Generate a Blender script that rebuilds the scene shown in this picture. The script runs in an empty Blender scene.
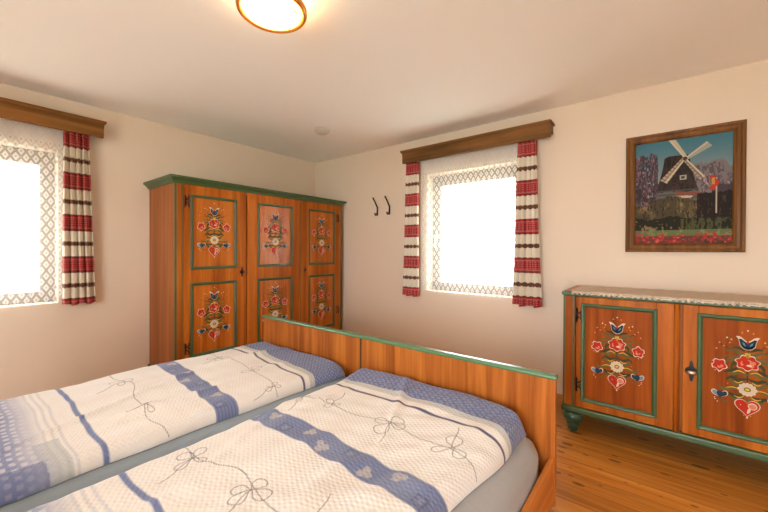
import bpy, bmesh, math, random
import numpy as np
from mathutils import Vector, Matrix
PI = math.pi
random.seed(4)
C = bpy.context.scene.collection
sc = bpy.context.scene

# ------------------------------------------------------------------ camera
CAM = Vector((3.6841, -3.1393, 1.2166))
yaw, pitch, roll, fpx = 0.67, -0.0064, 0.004, 348.03
F = Vector((-math.sin(yaw)*math.cos(pitch), math.cos(yaw)*math.cos(pitch), math.sin(pitch)))
R = Vector((math.cos(yaw), math.sin(yaw), 0)); U = R.cross(F)
R, U = R*math.cos(roll)+U*math.sin(roll), U*math.cos(roll)-R*math.sin(roll)
cd = bpy.data.cameras.new('camera'); cam = bpy.data.objects.new('camera', cd); C.objects.link(cam)
cd.sensor_width = 36; cd.lens = fpx/768*36; cd.shift_y = -3.15/768; cd.clip_start = .02
M4 = Matrix((( R.x, U.x, -F.x, CAM.x), (R.y, U.y, -F.y, CAM.y), (R.z, U.z, -F.z, CAM.z), (0, 0, 0, 1)))
cam.matrix_world = M4
sc.camera = cam

# ------------------------------------------------------------------ world, exposure
w = bpy.data.worlds.new('world'); sc.world = w; w.use_nodes = True
bg = w.node_tree.nodes['Background']
bg.inputs[0].default_value = (0.90, 0.96, 1.0, 1); bg.inputs[1].default_value = 17.0
sc.view_settings.view_transform = 'Standard'; sc.view_settings.look = 'None'
sc.view_settings.exposure = 0.0; sc.view_settings.gamma = 1; sc.view_settings.use_curve_mapping = False
sc.cycles.max_bounces = 14; sc.cycles.diffuse_bounces = 8; sc.cycles.transparent_max_bounces = 24
sc.cycles.sample_clamp_indirect = 8

def portal(name, loc, rot, sx, sy):
    l = bpy.data.lights.new(name, 'AREA'); l.shape = 'RECTANGLE'; l.size = sx; l.size_y = sy
    l.cycles.is_portal = True
    o = bpy.data.objects.new(name, l); C.objects.link(o); o.location = loc; o.rotation_euler = rot
portal('daylight_portal', (2.245, .33, 1.405), (-PI/2, 0, 0), 1.0, 1.25)         # emits toward -y
portal('daylight_portal', (-.33, -3.065, 1.39), (0, -PI/2, 0), 1.25, 1.0)
portal('daylight_portal', (3.4, -5.55, 1.2), (PI/2, 0, 0), 2.6, 2.1)  # opening of the added window behind the camera

# ------------------------------------------------------------------ materials
def lin(r, g, b):
    f = lambda c: (c/255)/12.92 if c/255 <= .04045 else ((c/255+.055)/1.055)**2.4
    return (f(r), f(g), f(b), 1)
def mat(name, col=(.8,.8,.8,1), rough=.5, **kw):
    m = bpy.data.materials.new(name); m.use_nodes = True
    b = m.node_tree.nodes['Principled BSDF']
    b.inputs['Base Color'].default_value = col; b.inputs['Roughness'].default_value = rough
    for k, v in kw.items(): b.inputs[k.replace('_', ' ')].default_value = v
    return m
class NT:
    def __init__(s, m): s.t = m.node_tree; s.n = s.t.nodes; s.b = s.n.get('Principled BSDF')
    def new(s, typ, **kw):
        n = s.n.new(typ)
        for k, v in kw.items(): setattr(n, k, v)
        return n
    def l(s, a, b): s.t.links.new(a, b)
    def math(s, op, a, b=None, c=None):
        n = s.new('ShaderNodeMath', operation=op)
        for i, v in enumerate((a, b, c)):
            if v is None: continue
            if isinstance(v, (int, float)): n.inputs[i].default_value = v
            else: s.l(v, n.inputs[i])
        return n.outputs[0]
    def ramp(s, fac, stops, interp='LINEAR'):
        n = s.new('ShaderNodeValToRGB'); e = n.color_ramp.elements; n.color_ramp.interpolation = interp
        while len(e) < len(stops): e.new(.5)
        for el, (p, c) in zip(e, stops): el.position = p; el.color = c
        s.l(fac, n.inputs[0]); return n.outputs[0]
    def mix(s, fac, a, b):
        n = s.new('ShaderNodeMix', data_type='RGBA')
        for i, v in ((0, fac), (6, a), (7, b)):
            if isinstance(v, (int, float, tuple)): n.inputs[i].default_value = v
            else: s.l(v, n.inputs[i])
        return n.outputs[2]
    def coord(s, kind='Object', scale=(1,1,1)):
        t = s.new('ShaderNodeTexCoord'); m = s.new('ShaderNodeMapping'); m.inputs['Scale'].default_value = scale
        s.l(t.outputs[kind], m.inputs[0]); return m.outputs[0]
    def noise(s, vec, scale, detail=4, rough=.5, dist=0):
        n = s.new('ShaderNodeTexNoise'); s.l(vec, n.inputs['Vector'])
        n.inputs['Scale'].default_value = scale; n.inputs['Detail'].default_value = detail
        n.inputs['Roughness'].default_value = rough; n.inputs['Distortion'].default_value = dist
        return n.outputs['Fac']
    def bump(s, h, strength=.2, dist=.01):
        n = s.new('ShaderNodeBump'); n.inputs['Strength'].default_value = strength; n.inputs['Distance'].default_value = dist
        s.l(h, n.inputs['Height']); s.l(n.outputs[0], s.b.inputs['Normal'])

def plaster(name, c1, c2):
    m = mat(name, c1, .9); t = NT(m); v = t.coord()
    t.l(t.mix(t.noise(v, 1.3, 5), c1, c2), t.b.inputs['Base Color'])
    t.bump(t.noise(v, 60, 6, .6), .12, .004); return m
M_wall = plaster('wall_plaster', (.72,.61,.48,1), (.76,.65,.52,1))
M_ceil = plaster('ceiling_plaster', (.90,.885,.84,1), (.92,.905,.86,1))

def wood(name, dark, mid, light, rough=.32, coat=.5, axis='z', fine=14, streak=1.0):
    m = mat(name, mid, rough); t = NT(m)
    sc_ = {'z': (fine, fine, .55), 'x': (.55, fine, fine), 'y': (fine, .55, fine)}[axis]
    v = t.coord('Object', sc_)
    a = t.noise(v, 1.2*streak, 6, .62, .6)
    sc2 = {'z': (3, 3, .25), 'x': (.25, 3, 3), 'y': (3, .25, 3)}[axis]
    b = t.noise(t.coord('Object', sc2), 1.6, 3, .5, 1.2)
    f = t.math('ADD', t.math('MULTIPLY', a, .68), t.math('MULTIPLY', b, .32))
    t.l(t.ramp(f, [(.39, dark), (.5, mid), (.61, light)]), t.b.inputs['Base Color'])
    t.b.inputs['Specular IOR Level'].default_value = coat; t.b.inputs['Specular Tint'].default_value = (1,.9,.8,1)
    t.bump(a, .05, .002); return m
M_door = wood('varnished_orange_wood', (.26,.062,.006,1), (.40,.105,.011,1), (.52,.155,.019,1), .38, .14)
M_doorx = wood('varnished_orange_wood_cross', (.30,.060,.006,1), (.43,.095,.010,1), (.54,.14,.016,1), .36, .22, axis='x')
M_panel = wood('painted_panel_wood', (.30,.070,.007,1), (.45,.118,.012,1), (.56,.17,.020,1), .24, .42)
M_panel2 = wood('sideboard_panel_wood', (.18,.037,.004,1), (.27,.058,.006,1), (.36,.085,.010,1), .45, .10)
M_side = wood('reddish_side_wood', (.25,.082,.024,1), (.33,.110,.030,1), (.40,.14,.040,1), .45, .15)
M_bed = wood('bed_board_wood', (.26,.066,.010,1), (.40,.116,.018,1), (.55,.18,.030,1), .36, .25, fine=16)
M_rail = wood('bed_rail_wood', (.48,.16,.035,1), (.60,.21,.045,1), (.70,.28,.07,1), .4, .35, axis='y')
M_pelx = wood('pelmet_wood_x', (.10,.048,.016,1), (.19,.088,.028,1), (.27,.13,.045,1), .55, .15, axis='x', fine=9)
M_pely = wood('pelmet_wood_y', (.13,.055,.016,1), (.23,.10,.026,1), (.32,.15,.045,1), .55, .15, axis='y', fine=9)
M_frame = wood('picture_frame_wood', (.09,.035,.009,1), (.16,.065,.015,1), (.22,.095,.024,1), .4, .2)
M_gapshade = mat('painted_gap_shade', (.03,.012,.006,1), .8)
M_green = mat('green_paint', lin(62,100,66), .42, Coat_Weight=.3, Coat_Roughness=.25)
tg = NT(M_green); tg.l(tg.mix(tg.noise(tg.coord('Object'), 9, 5), lin(48,78,42), lin(66,94,52)), tg.b.inputs['Base Color'])
M_greenbed = mat('green_bed_moulding', lin(84,124,86), .3, Coat_Weight=.5, Coat_Roughness=.2)
M_greenfoot = mat('green_foot_paint', lin(44,76,54), .35, Coat_Weight=.4)
M_iron = mat('black_iron', (.018,.015,.014,1), .45, Metallic=.6)
M_brassold = mat('old_brass', (.30,.24,.16,1), .4, Metallic=.9)
M_gold = mat('amber_rim', (.70,.30,.06,1), .3, Metallic=.55)
M_white = mat('white_plastic', (.78,.75,.68,1), .5)
M_winframe = mat('brown_window_frame', (.12,.085,.05,1), .6)
M_base = wood('baseboard_wood', (.45,.2,.07,1), (.55,.27,.1,1), (.62,.33,.14,1), .45, .2, axis='x')
M_sheet = mat('blue_grey_fitted_sheet', (.235,.30,.36,1), .85, Sheen_Weight=.2)
M_sheet2 = mat('grey_fitted_sheet', (.36,.37,.385,1), .85, Sheen_Weight=.2)
for q_ in (M_sheet, M_sheet2): ts = NT(q_); ts.bump(ts.noise(ts.coord(), 7, 4, .6), .25, .02)

# pine floor: planks along x
M_floor = mat('pine_planks', (.6,.3,.1,1), .32); t = NT(M_floor)
tc = t.new('ShaderNodeTexCoord'); sp = t.new('ShaderNodeSeparateXYZ'); t.l(tc.outputs['Object'], sp.inputs[0])
PW = .125
row = t.math('FLOOR', t.math('DIVIDE', sp.outputs[1], PW))
wn = t.new('ShaderNodeTexWhiteNoise', noise_dimensions='1D'); t.l(row, wn.inputs['W'])
fr = t.math('FRACT', t.math('DIVIDE', sp.outputs[1], PW))
gap = t.math('LESS_THAN', t.math('MINIMUM', fr, t.math('SUBTRACT', 1.0, fr)), .018)
cb = t.new('ShaderNodeCombineXYZ'); t.l(t.math('ADD', t.math('MULTIPLY', sp.outputs[0], .8), t.math('MULTIPLY', wn.outputs[0], 17)), cb.inputs[0])
t.l(t.math('MULTIPLY', sp.outputs[1], 16), cb.inputs[1]); t.l(row, cb.inputs[2])
g = t.noise(cb.outputs[0], 1.5, 6, .65, .8)
col = t.ramp(g, [(.32, (.34,.11,.014,1)), (.5, (.53,.195,.028,1)), (.68, (.66,.29,.055,1))])
tint = t.math('ADD', t.math('MULTIPLY', wn.outputs[0], .4), .78)
hs = t.new('ShaderNodeHueSaturation'); t.l(col, hs.inputs['Color']); t.l(tint, hs.inputs['Value'])
cb2 = t.new('ShaderNodeCombineXYZ'); t.l(t.math('MULTIPLY', sp.outputs[0], 8), cb2.inputs[0]); t.l(t.math('MULTIPLY', sp.outputs[1], 22), cb2.inputs[1])
vo = t.new('ShaderNodeTexVoronoi'); vo.inputs['Scale'].default_value = 1.0; t.l(cb2.outputs[0], vo.inputs['Vector'])
sz = t.new('ShaderNodeSeparateColor'); t.l(vo.outputs['Color'], sz.inputs[0])
knot = t.math('LESS_THAN', vo.outputs['Distance'], t.math('MULTIPLY', t.math('POWER', sz.outputs[0], 1.5), .34))
c2 = t.mix(t.math('MULTIPLY', knot, .82), hs.outputs[0], (.10,.028,.008,1))
t.l(t.mix(t.math('MULTIPLY', gap, .6), c2, (.12,.04,.012,1)), t.b.inputs['Base Color'])
t.b.inputs['Coat Weight'].default_value = .25; t.b.inputs['Coat Roughness'].default_value = .25
t.bump(t.math('ADD', g, t.math('MULTIPLY', gap, -2.0)), .12, .003)

# vertex-colour fabric for the duvets (woven print)
M_duvet = mat('seersucker_duvet_print', (.8,.8,.8,1), .9, Sheen_Weight=.15); t = NT(M_duvet)
at = t.new('ShaderNodeAttribute', attribute_name='Col'); t.l(at.outputs['Color'], t.b.inputs['Base Color'])
uv = t.new('ShaderNodeUVMap', uv_map='UVMap')
spu = t.new('ShaderNodeSeparateXYZ'); t.l(uv.outputs[0], spu.inputs[0])
n1 = t.noise(uv.outputs[0], 9, 3)
sv = t.math('SINE', t.math('ADD', t.math('MULTIPLY', spu.outputs[1], 2*PI/.016), t.math('MULTIPLY', n1, 3)))
su = t.math('SINE', t.math('ADD', t.math('MULTIPLY', spu.outputs[0], 2*PI/.026), t.math('MULTIPLY', n1, 3)))
hh = t.math('ADD', t.math('MULTIPLY', t.math('MULTIPLY', sv, su), 1.3), t.math('MULTIPLY', sv, .35))
hh = t.math('ADD', hh, t.math('MULTIPLY', t.noise(uv.outputs[0], 30, 4), 1.6))
t.bump(hh, .28, .0022)

M_canvas = mat('printed_picture', (.3,.3,.3,1), .6, Specular_IOR_Level=.12); t = NT(M_canvas)
at = t.new('ShaderNodeAttribute', attribute_name='Col'); t.l(at.outputs['Color'], t.b.inputs['Base Color'])

# woven curtain: red bands and brown lines on ecru
M_curt = mat('woven_curtain', (.7,.6,.45,1), .9); t = NT(M_curt)
uv = t.new('ShaderNodeUVMap', uv_map='UVMap'); s_ = t.new('ShaderNodeSeparateXYZ'); t.l(uv.outputs[0], s_.inputs[0])
P_ = .3275
ph = t.math('FRACT', t.math('DIVIDE', t.math('SUBTRACT', s_.outputs[1], 2.08-.5*P_-P_*6), P_))      # .5 at a red centre
dr = t.math('MULTIPLY', t.math('ABSOLUTE', t.math('SUBTRACT', ph, .5)), P_)                        # metres from red centre
ph2 = t.math('FRACT', t.math('ADD', ph, .5)); db = t.math('MULTIPLY', t.math('ABSOLUTE', t.math('SUBTRACT', ph2, .5)), P_)
zig = t.math('MULTIPLY', t.math('ABSOLUTE', t.math('SINE', t.math('MULTIPLY', s_.outputs[0], PI/.022))), .010)
red = t.math('LESS_THAN', dr, .057)
edge = t.math('MULTIPLY', t.math('GREATER_THAN', dr, .057), t.math('LESS_THAN', dr, t.math('ADD', .062, t.math('MULTIPLY', zig, .5))))
brown = t.math('LESS_THAN', db, t.math('ADD', .010, zig))
ck = t.math('MULTIPLY', t.math('SINE', t.math('MULTIPLY', s_.outputs[0], 2*PI/.03)), t.math('SINE', t.math('MULTIPLY', s_.outputs[1], 2*PI/.036)))
ck = t.math('GREATER_THAN', t.math('ABSOLUTE', ck), .62)
rl = t.math('LESS_THAN', t.math('ABSOLUTE', t.math('SUBTRACT', dr, .04)), .0045)
ecru = t.ramp(t.noise(t.coord('Object', (60, 60, 60)), 3, 3), [(.3, (.66,.60,.47,1)), (.7, (.82,.76,.63,1))])
redc = t.mix(t.math('MULTIPLY', t.math('MAXIMUM', t.math('MULTIPLY', ck, t.math('LESS_THAN', dr, .034)), rl), .38), (.40,.030,.032,1), (.66,.38,.32,1))
cc = t.mix(brown, ecru, (.16,.065,.035,1)); cc = t.mix(red, cc, redc); cc = t.mix(edge, cc, (.13,.04,.03,1))
t.l(cc, t.b.inputs['Base Color'])
tr = t.new('ShaderNodeBsdfTranslucent'); t.l(cc, tr.inputs[0]); mx = t.new('ShaderNodeMixShader'); mx.inputs[0].default_value = .05
t.l(t.b.outputs[0], mx.inputs[1]); t.l(tr.outputs[0], mx.inputs[2]); t.l(mx.outputs[0], t.n['Material Output'].inputs[0])
t.bump(t.noise(t.coord('Object', (1,1,1)), 260, 2), .2, .002)

# lace net
M_lace = mat('white_lace_net', (.80,.77,.70,1), .9); t = NT(M_lace)
uv = t.new('ShaderNodeUVMap', uv_map='UVMap'); s_ = t.new('ShaderNodeSeparateXYZ'); t.l(uv.outputs[0], s_.inputs[0])
ua = t.math('MULTIPLY', s_.outputs[0], PI/.060); va = t.math('MULTIPLY', s_.outputs[1], PI/.088)
la = t.math('ABSOLUTE', t.math('SINE', t.math('ADD', ua, va))); lb = t.math('ABSOLUTE', t.math('SINE', t.math('SUBTRACT', ua, va)))
lm = t.math('MINIMUM', la, lb)
loz = t.math('GREATER_THAN', lm, .40)
star = t.math('GREATER_THAN', t.math('MULTIPLY', la, lb), .93)
op = t.math('ADD', .22, t.math('MULTIPLY', loz, .62)); op = t.math('SUBTRACT', op, t.math('MULTIPLY', star, .35))
thr = t.math('LESS_THAN', lm, .10); op = t.math('MAXIMUM', op, t.math('MULTIPLY', thr, .6))
op = t.math('MAXIMUM', op, t.math('MULTIPLY', t.math('GREATER_THAN', s_.outputs[1], 2.03), .80))
tp = t.new('ShaderNodeBsdfTransparent'); df = t.new('ShaderNodeBsdfDiffuse'); df.inputs[0].default_value = (.78,.75,.69,1)
tl = t.new('ShaderNodeBsdfTranslucent'); tl.inputs[0].default_value = (.78,.76,.70,1)
m1 = t.new('ShaderNodeMixShader'); m1.inputs[0].default_value = .15; t.l(df.outputs[0], m1.inputs[1]); t.l(tl.outputs[0], m1.inputs[2])
m2 = t.new('ShaderNodeMixShader'); t.l(op, m2.inputs[0]); t.l(tp.outputs[0], m2.inputs[1]); t.l(m1.outputs[0], m2.inputs[2])
t.l(m2.outputs[0], t.n['Material Output'].inputs[0])

M_runner = mat('lace_runner', (.66,.53,.40,1), .9); t = NT(M_runner)
t.l(t.ramp(t.noise(t.coord('Object', (1,1,1)), 70, 3), [(.3, (.56,.45,.34,1)), (.7, (.66,.54,.42,1))]), t.b.inputs['Base Color'])
M_glass = mat('window_glass', (1,1,1,1), 0.0); t = NT(M_glass)
tp = t.new('ShaderNodeBsdfTransparent'); gl = t.new('ShaderNodeBsdfGlossy'); gl.inputs['Roughness'].default_value = .02
m2 = t.new('ShaderNodeMixShader'); m2.inputs[0].default_value = .05; t.l(tp.outputs[0], m2.inputs[1]); t.l(gl.outputs[0], m2.inputs[2])
t.l(m2.outputs[0], t.n['Material Output'].inputs[0])
M_lampglass = mat('lit_lamp_glass', (1,.9,.7,1), .3); t = NT(M_lampglass)
ge = t.new('ShaderNodeTexCoord'); vl = t.new('ShaderNodeVectorMath', operation='LENGTH'); t.l(ge.outputs['Object'], vl.inputs[0])
t.b.inputs['Emission Strength'].default_value = 26
t.l(t.ramp(t.math('DIVIDE', vl.outputs['Value'], .157), [(.62, (1,.86,.60,1)), (.85, (1,.62,.25,1)), (.97, (.35,.15,.03,1))]), t.b.inputs['Emission Color'])

# paints of the peasant flowers
PT = {k: mat('paint_'+k, c, .6, Specular_IOR_Level=.12) for k, c in dict(red=(.44,.026,.010,1), pink=(.62,.20,.11,1), cream=(.66,.54,.38,1), leaf=(.11,.105,.028,1),
      darkleaf=(.05,.052,.018,1), blue=(.016,.042,.07,1), pale=(.13,.24,.28,1), yellow=(.70,.42,.05,1), orange=(.62,.22,.05,1)).items()}
PK = list(PT)

# ------------------------------------------------------------------ helpers
class MB:
    def __init__(s): s.v = []; s.f = []; s.m = []; s.sm = []
    def add(s, vs, fs, mi=0, smooth=False):
        o = len(s.v); s.v += [tuple(p) for p in vs]; s.f += [tuple(i+o for i in f) for f in fs]; s.m += [mi]*len(fs); s.sm += [smooth]*len(fs); return s
    def box(s, x0, x1, y0, y1, z0, z1, mi=0):
        x0, x1 = min(x0,x1), max(x0,x1); y0, y1 = min(y0,y1), max(y0,y1); z0, z1 = min(z0,z1), max(z0,z1)
        return s.add([(x0,y0,z0),(x1,y0,z0),(x1,y1,z0),(x0,y1,z0),(x0,y0,z1),(x1,y0,z1),(x1,y1,z1),(x0,y1,z1)],
              [(0,3,2,1),(4,5,6,7),(0,1,5,4),(1,2,6,5),(2,3,7,6),(3,0,4,7)], mi)
    def lathe(s, c, prof, n=32, mi=0, axis='z'):
        vs = []; fs = []
        for r, h in prof:
            for k in range(n):
                a = 2*PI*k/n; p = (r*math.cos(a), r*math.sin(a), h)
                if axis == 'y': p = (p[0], h, p[1])
                if axis == 'x': p = (h, p[0], p[1])
                vs.append((c[0]+p[0], c[1]+p[1], c[2]+p[2]))
        for j in range(len(prof)-1):
            for k in range(n):
                fs.append((j*n+k, j*n+(k+1)%n, (j+1)*n+(k+1)%n, (j+1)*n+k))
        fs.append(tuple(range(n))[::-1]); fs.append(tuple((len(prof)-1)*n+k for k in range(n)))
        return s.add(vs, fs, mi, True)
    def tube(s, pts, rads, n=10, mi=0):
        vs = []; fs = []; pts = [Vector(p) for p in pts]
        for i, p in enumerate(pts):
            d = (pts[min(i+1, len(pts)-1)]-pts[max(i-1, 0)]).normalized()
            a = d.cross(Vector((0,1,0.013))).normalized(); b = d.cross(a)
            r = rads[i] if hasattr(rads, '__len__') else rads
            for k in range(n):
                t = 2*PI*k/n; vs.append(p+a*(r*math.cos(t))+b*(r*math.sin(t)))
        for i in range(len(pts)-1):
            for k in range(n): fs.append((i*n+k, i*n+(k+1)%n, (i+1)*n+(k+1)%n, (i+1)*n+k))
        fs.append(tuple(range(n))[::-1]); fs.append(tuple((len(pts)-1)*n+k for k in range(n)))
        return s.add(vs, fs, mi, True)
    def prism(s, poly, ax, a0, a1, mi=0, inset=None):
        """poly in the two other axes, extruded along ax from a0 to a1; inset(i, side) shifts the end per vertex"""
        n = len(poly); vs = []
        for side, a in ((0, a0), (1, a1)):
            for i, (p, q) in enumerate(poly):
                d = inset[i] if inset else 0; b = a + (d if side == 0 else -d)
                vs.append({'x': (b, p, q), 'y': (p, b, q), 'z': (p, q, b)}[ax])
        fs = [tuple(range(n)), tuple(range(n, 2*n))[::-1]] + [(i, i+n, (i+1) % n+n, (i+1) % n) for i in range(n)]
        return s.add(vs, fs, mi)
    def build(s, name, mats, parent=None, bevel=0, origin=None, fix=True):
        me = bpy.data.meshes.new(name)
        o = Vector(parent['_o']) if parent is not None and '_o' in parent else Vector((0,0,0))
        if origin is not None: o = Vector(origin)
        me.from_pydata([(a-o.x, b-o.y, c-o.z) for a, b, c in s.v], [], s.f)
        for m in (mats if isinstance(mats, (list, tuple)) else [mats]): me.materials.append(m)
        me.polygons.foreach_set('material_index', s.m); me.polygons.foreach_set('use_smooth', s.sm); me.update()
        if fix:
            bm = bmesh.new(); bm.from_mesh(me); bmesh.ops.recalc_face_normals(bm, faces=bm.faces); bm.to_mesh(me); bm.free()
        ob = bpy.data.objects.new(name, me); C.objects.link(ob)
        if parent is not None: ob.parent = parent
        else: ob.location = o
        ob['_o'] = tuple(o)
        if bevel:
            b = ob.modifiers.new('bevel', 'BEVEL'); b.width = bevel; b.segments = 2; b.limit_method = 'ANGLE'
        return ob
def thing(name, loc, label, cat, group=None):
    o = bpy.data.objects.new(name, None); C.objects.link(o); o.location = loc; o['_o'] = tuple(loc)
    o.empty_display_size = .1; return tag(o, label, cat, group)
def tag(o, label, cat, group=None):
    o['label'] = label; o['category'] = cat
    if group: o['group'] = group
    return o
def struct(o): o['kind'] = 'structure'; return o

# ------------------------------------------------------------------ the room
XR, YB, H = 5.3, -5.2, 2.4
OB = (1.77, 2.72, .80, 2.01); OA = (-3.54, -2.59, .80, 1.985); OD = (2.2, 4.6, .1, 2.15)
T = .30
struct(MB().box(-T, XR+.2, YB-T, T, -.12, 0).build('floor', M_floor))
struct(MB().box(-T, XR+.2, YB-T, T, H, H+.15).build('ceiling', M_ceil))
m = MB(); x0, x1, z0, z1 = OB
m.box(-T, x0, 0, T, 0, H); m.box(x1, XR+.2, 0, T, 0, H); m.box(x0, x1, 0, T, 0, z0); m.box(x0, x1, 0, T, z1, H); struct(m.build('wall_back', M_wall))
m = MB(); y0, y1, z0, z1 = OA
m.box(-T, 0, YB, y0, 0, H); m.box(-T, 0, y1, 0, 0, H); m.box(-T, 0, y0, y1, 0, z0); m.box(-T, 0, y0, y1, z1, H); struct(m.build('wall_left', M_wall))
struct(MB().box(XR, XR+.2, YB-T, 0, 0, H).build('wall_right', M_wall))
m = MB(); x0, x1, z0, z1 = OD
m.box(-T, x0, YB-T, YB, 0, H); m.box(x1, XR, YB-T, YB, 0, H); m.box(x0, x1, YB-T, YB, 0, z0); m.box(x0, x1, YB-T, YB, z1, H); struct(m.build('wall_front', M_wall))
struct(MB().box(0, XR, -.014, 0, 0, .045).build('baseboard_back', M_base, bevel=.003))
struct(MB().box(0, .014, YB, -.014, 0, .045).build('baseboard_left', M_rail, bevel=.003))
def window(name, ax, a0, a1, z0, z1, d0, d1, fw, mid=True):
    """ax 'x': wall plane y, 'y': wall plane x"""
    def bx(m, p0, p1, e0, e1, q0, q1): return m.box(p0, p1, e0, e1, q0, q1) if ax == 'x' else m.box(e0, e1, p0, p1, q0, q1)
    m = MB()
    for a, b, c, d in ((a0, a0+fw, z0, z1), (a1-fw, a1, z0, z1), (a0+fw, a1-fw, z0, z0+fw), (a0+fw, a1-fw, z1-fw-.02, z1)): bx(m, a, b, d0, d1, c, d)
    if mid: c = (a0+a1)/2; bx(m, c-.05, c+.05, d0, d1, z0+fw, z1-fw-.02)
    fr = struct(m.build(name, M_winframe, bevel=.004))
    g = MB(); dm = (d0+d1)/2; bx(g, a0+fw-.01, a1-fw+.01, dm-.004, dm+.004, z0+fw-.01, z1-fw-.01)
    g.build('pane', M_glass, fr)
    h = MB(); hx = a0+fw*.6; e = d0 if ax == 'x' else d1; s = -1 if ax == 'x' else 1
    bx(h, hx-.012, hx+.012, e, e+s*.012, 1.32, 1.42); bx(h, hx-.009, hx+.009, e+s*.012, e+s*.04, 1.36, 1.38); bx(h, hx-.009, hx+.009, e+s*.03, e+s*.042, 1.25, 1.38)
    h.build('window_handle', M_white, fr, .002)
    return fr
window('window_1', 'x', OB[0], OB[1], OB[2], OB[3], .12, .19, .085, False)
window('window_2', 'y', OA[0], OA[1], OA[2], OA[3], -.19, -.12, .085, False)
window('fill_window', 'x', OD[0], OD[1], OD[2], OD[3], YB-.2, YB-.13, .08)  # unseen glazing, added behind the camera to give frontal daylight
# ground outside
M_ground = mat('pale_gravel', (.25,.33,.16,1), .95); t = NT(M_ground)
t.l(t.mix(t.noise(t.coord(), .5, 6), (.52,.50,.42,1), (.62,.60,.52,1)), t.b.inputs['Base Color'])
struct(MB().box(-60, 60, -60, 60, -3.3, -3.0).build('ground', M_ground))

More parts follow.
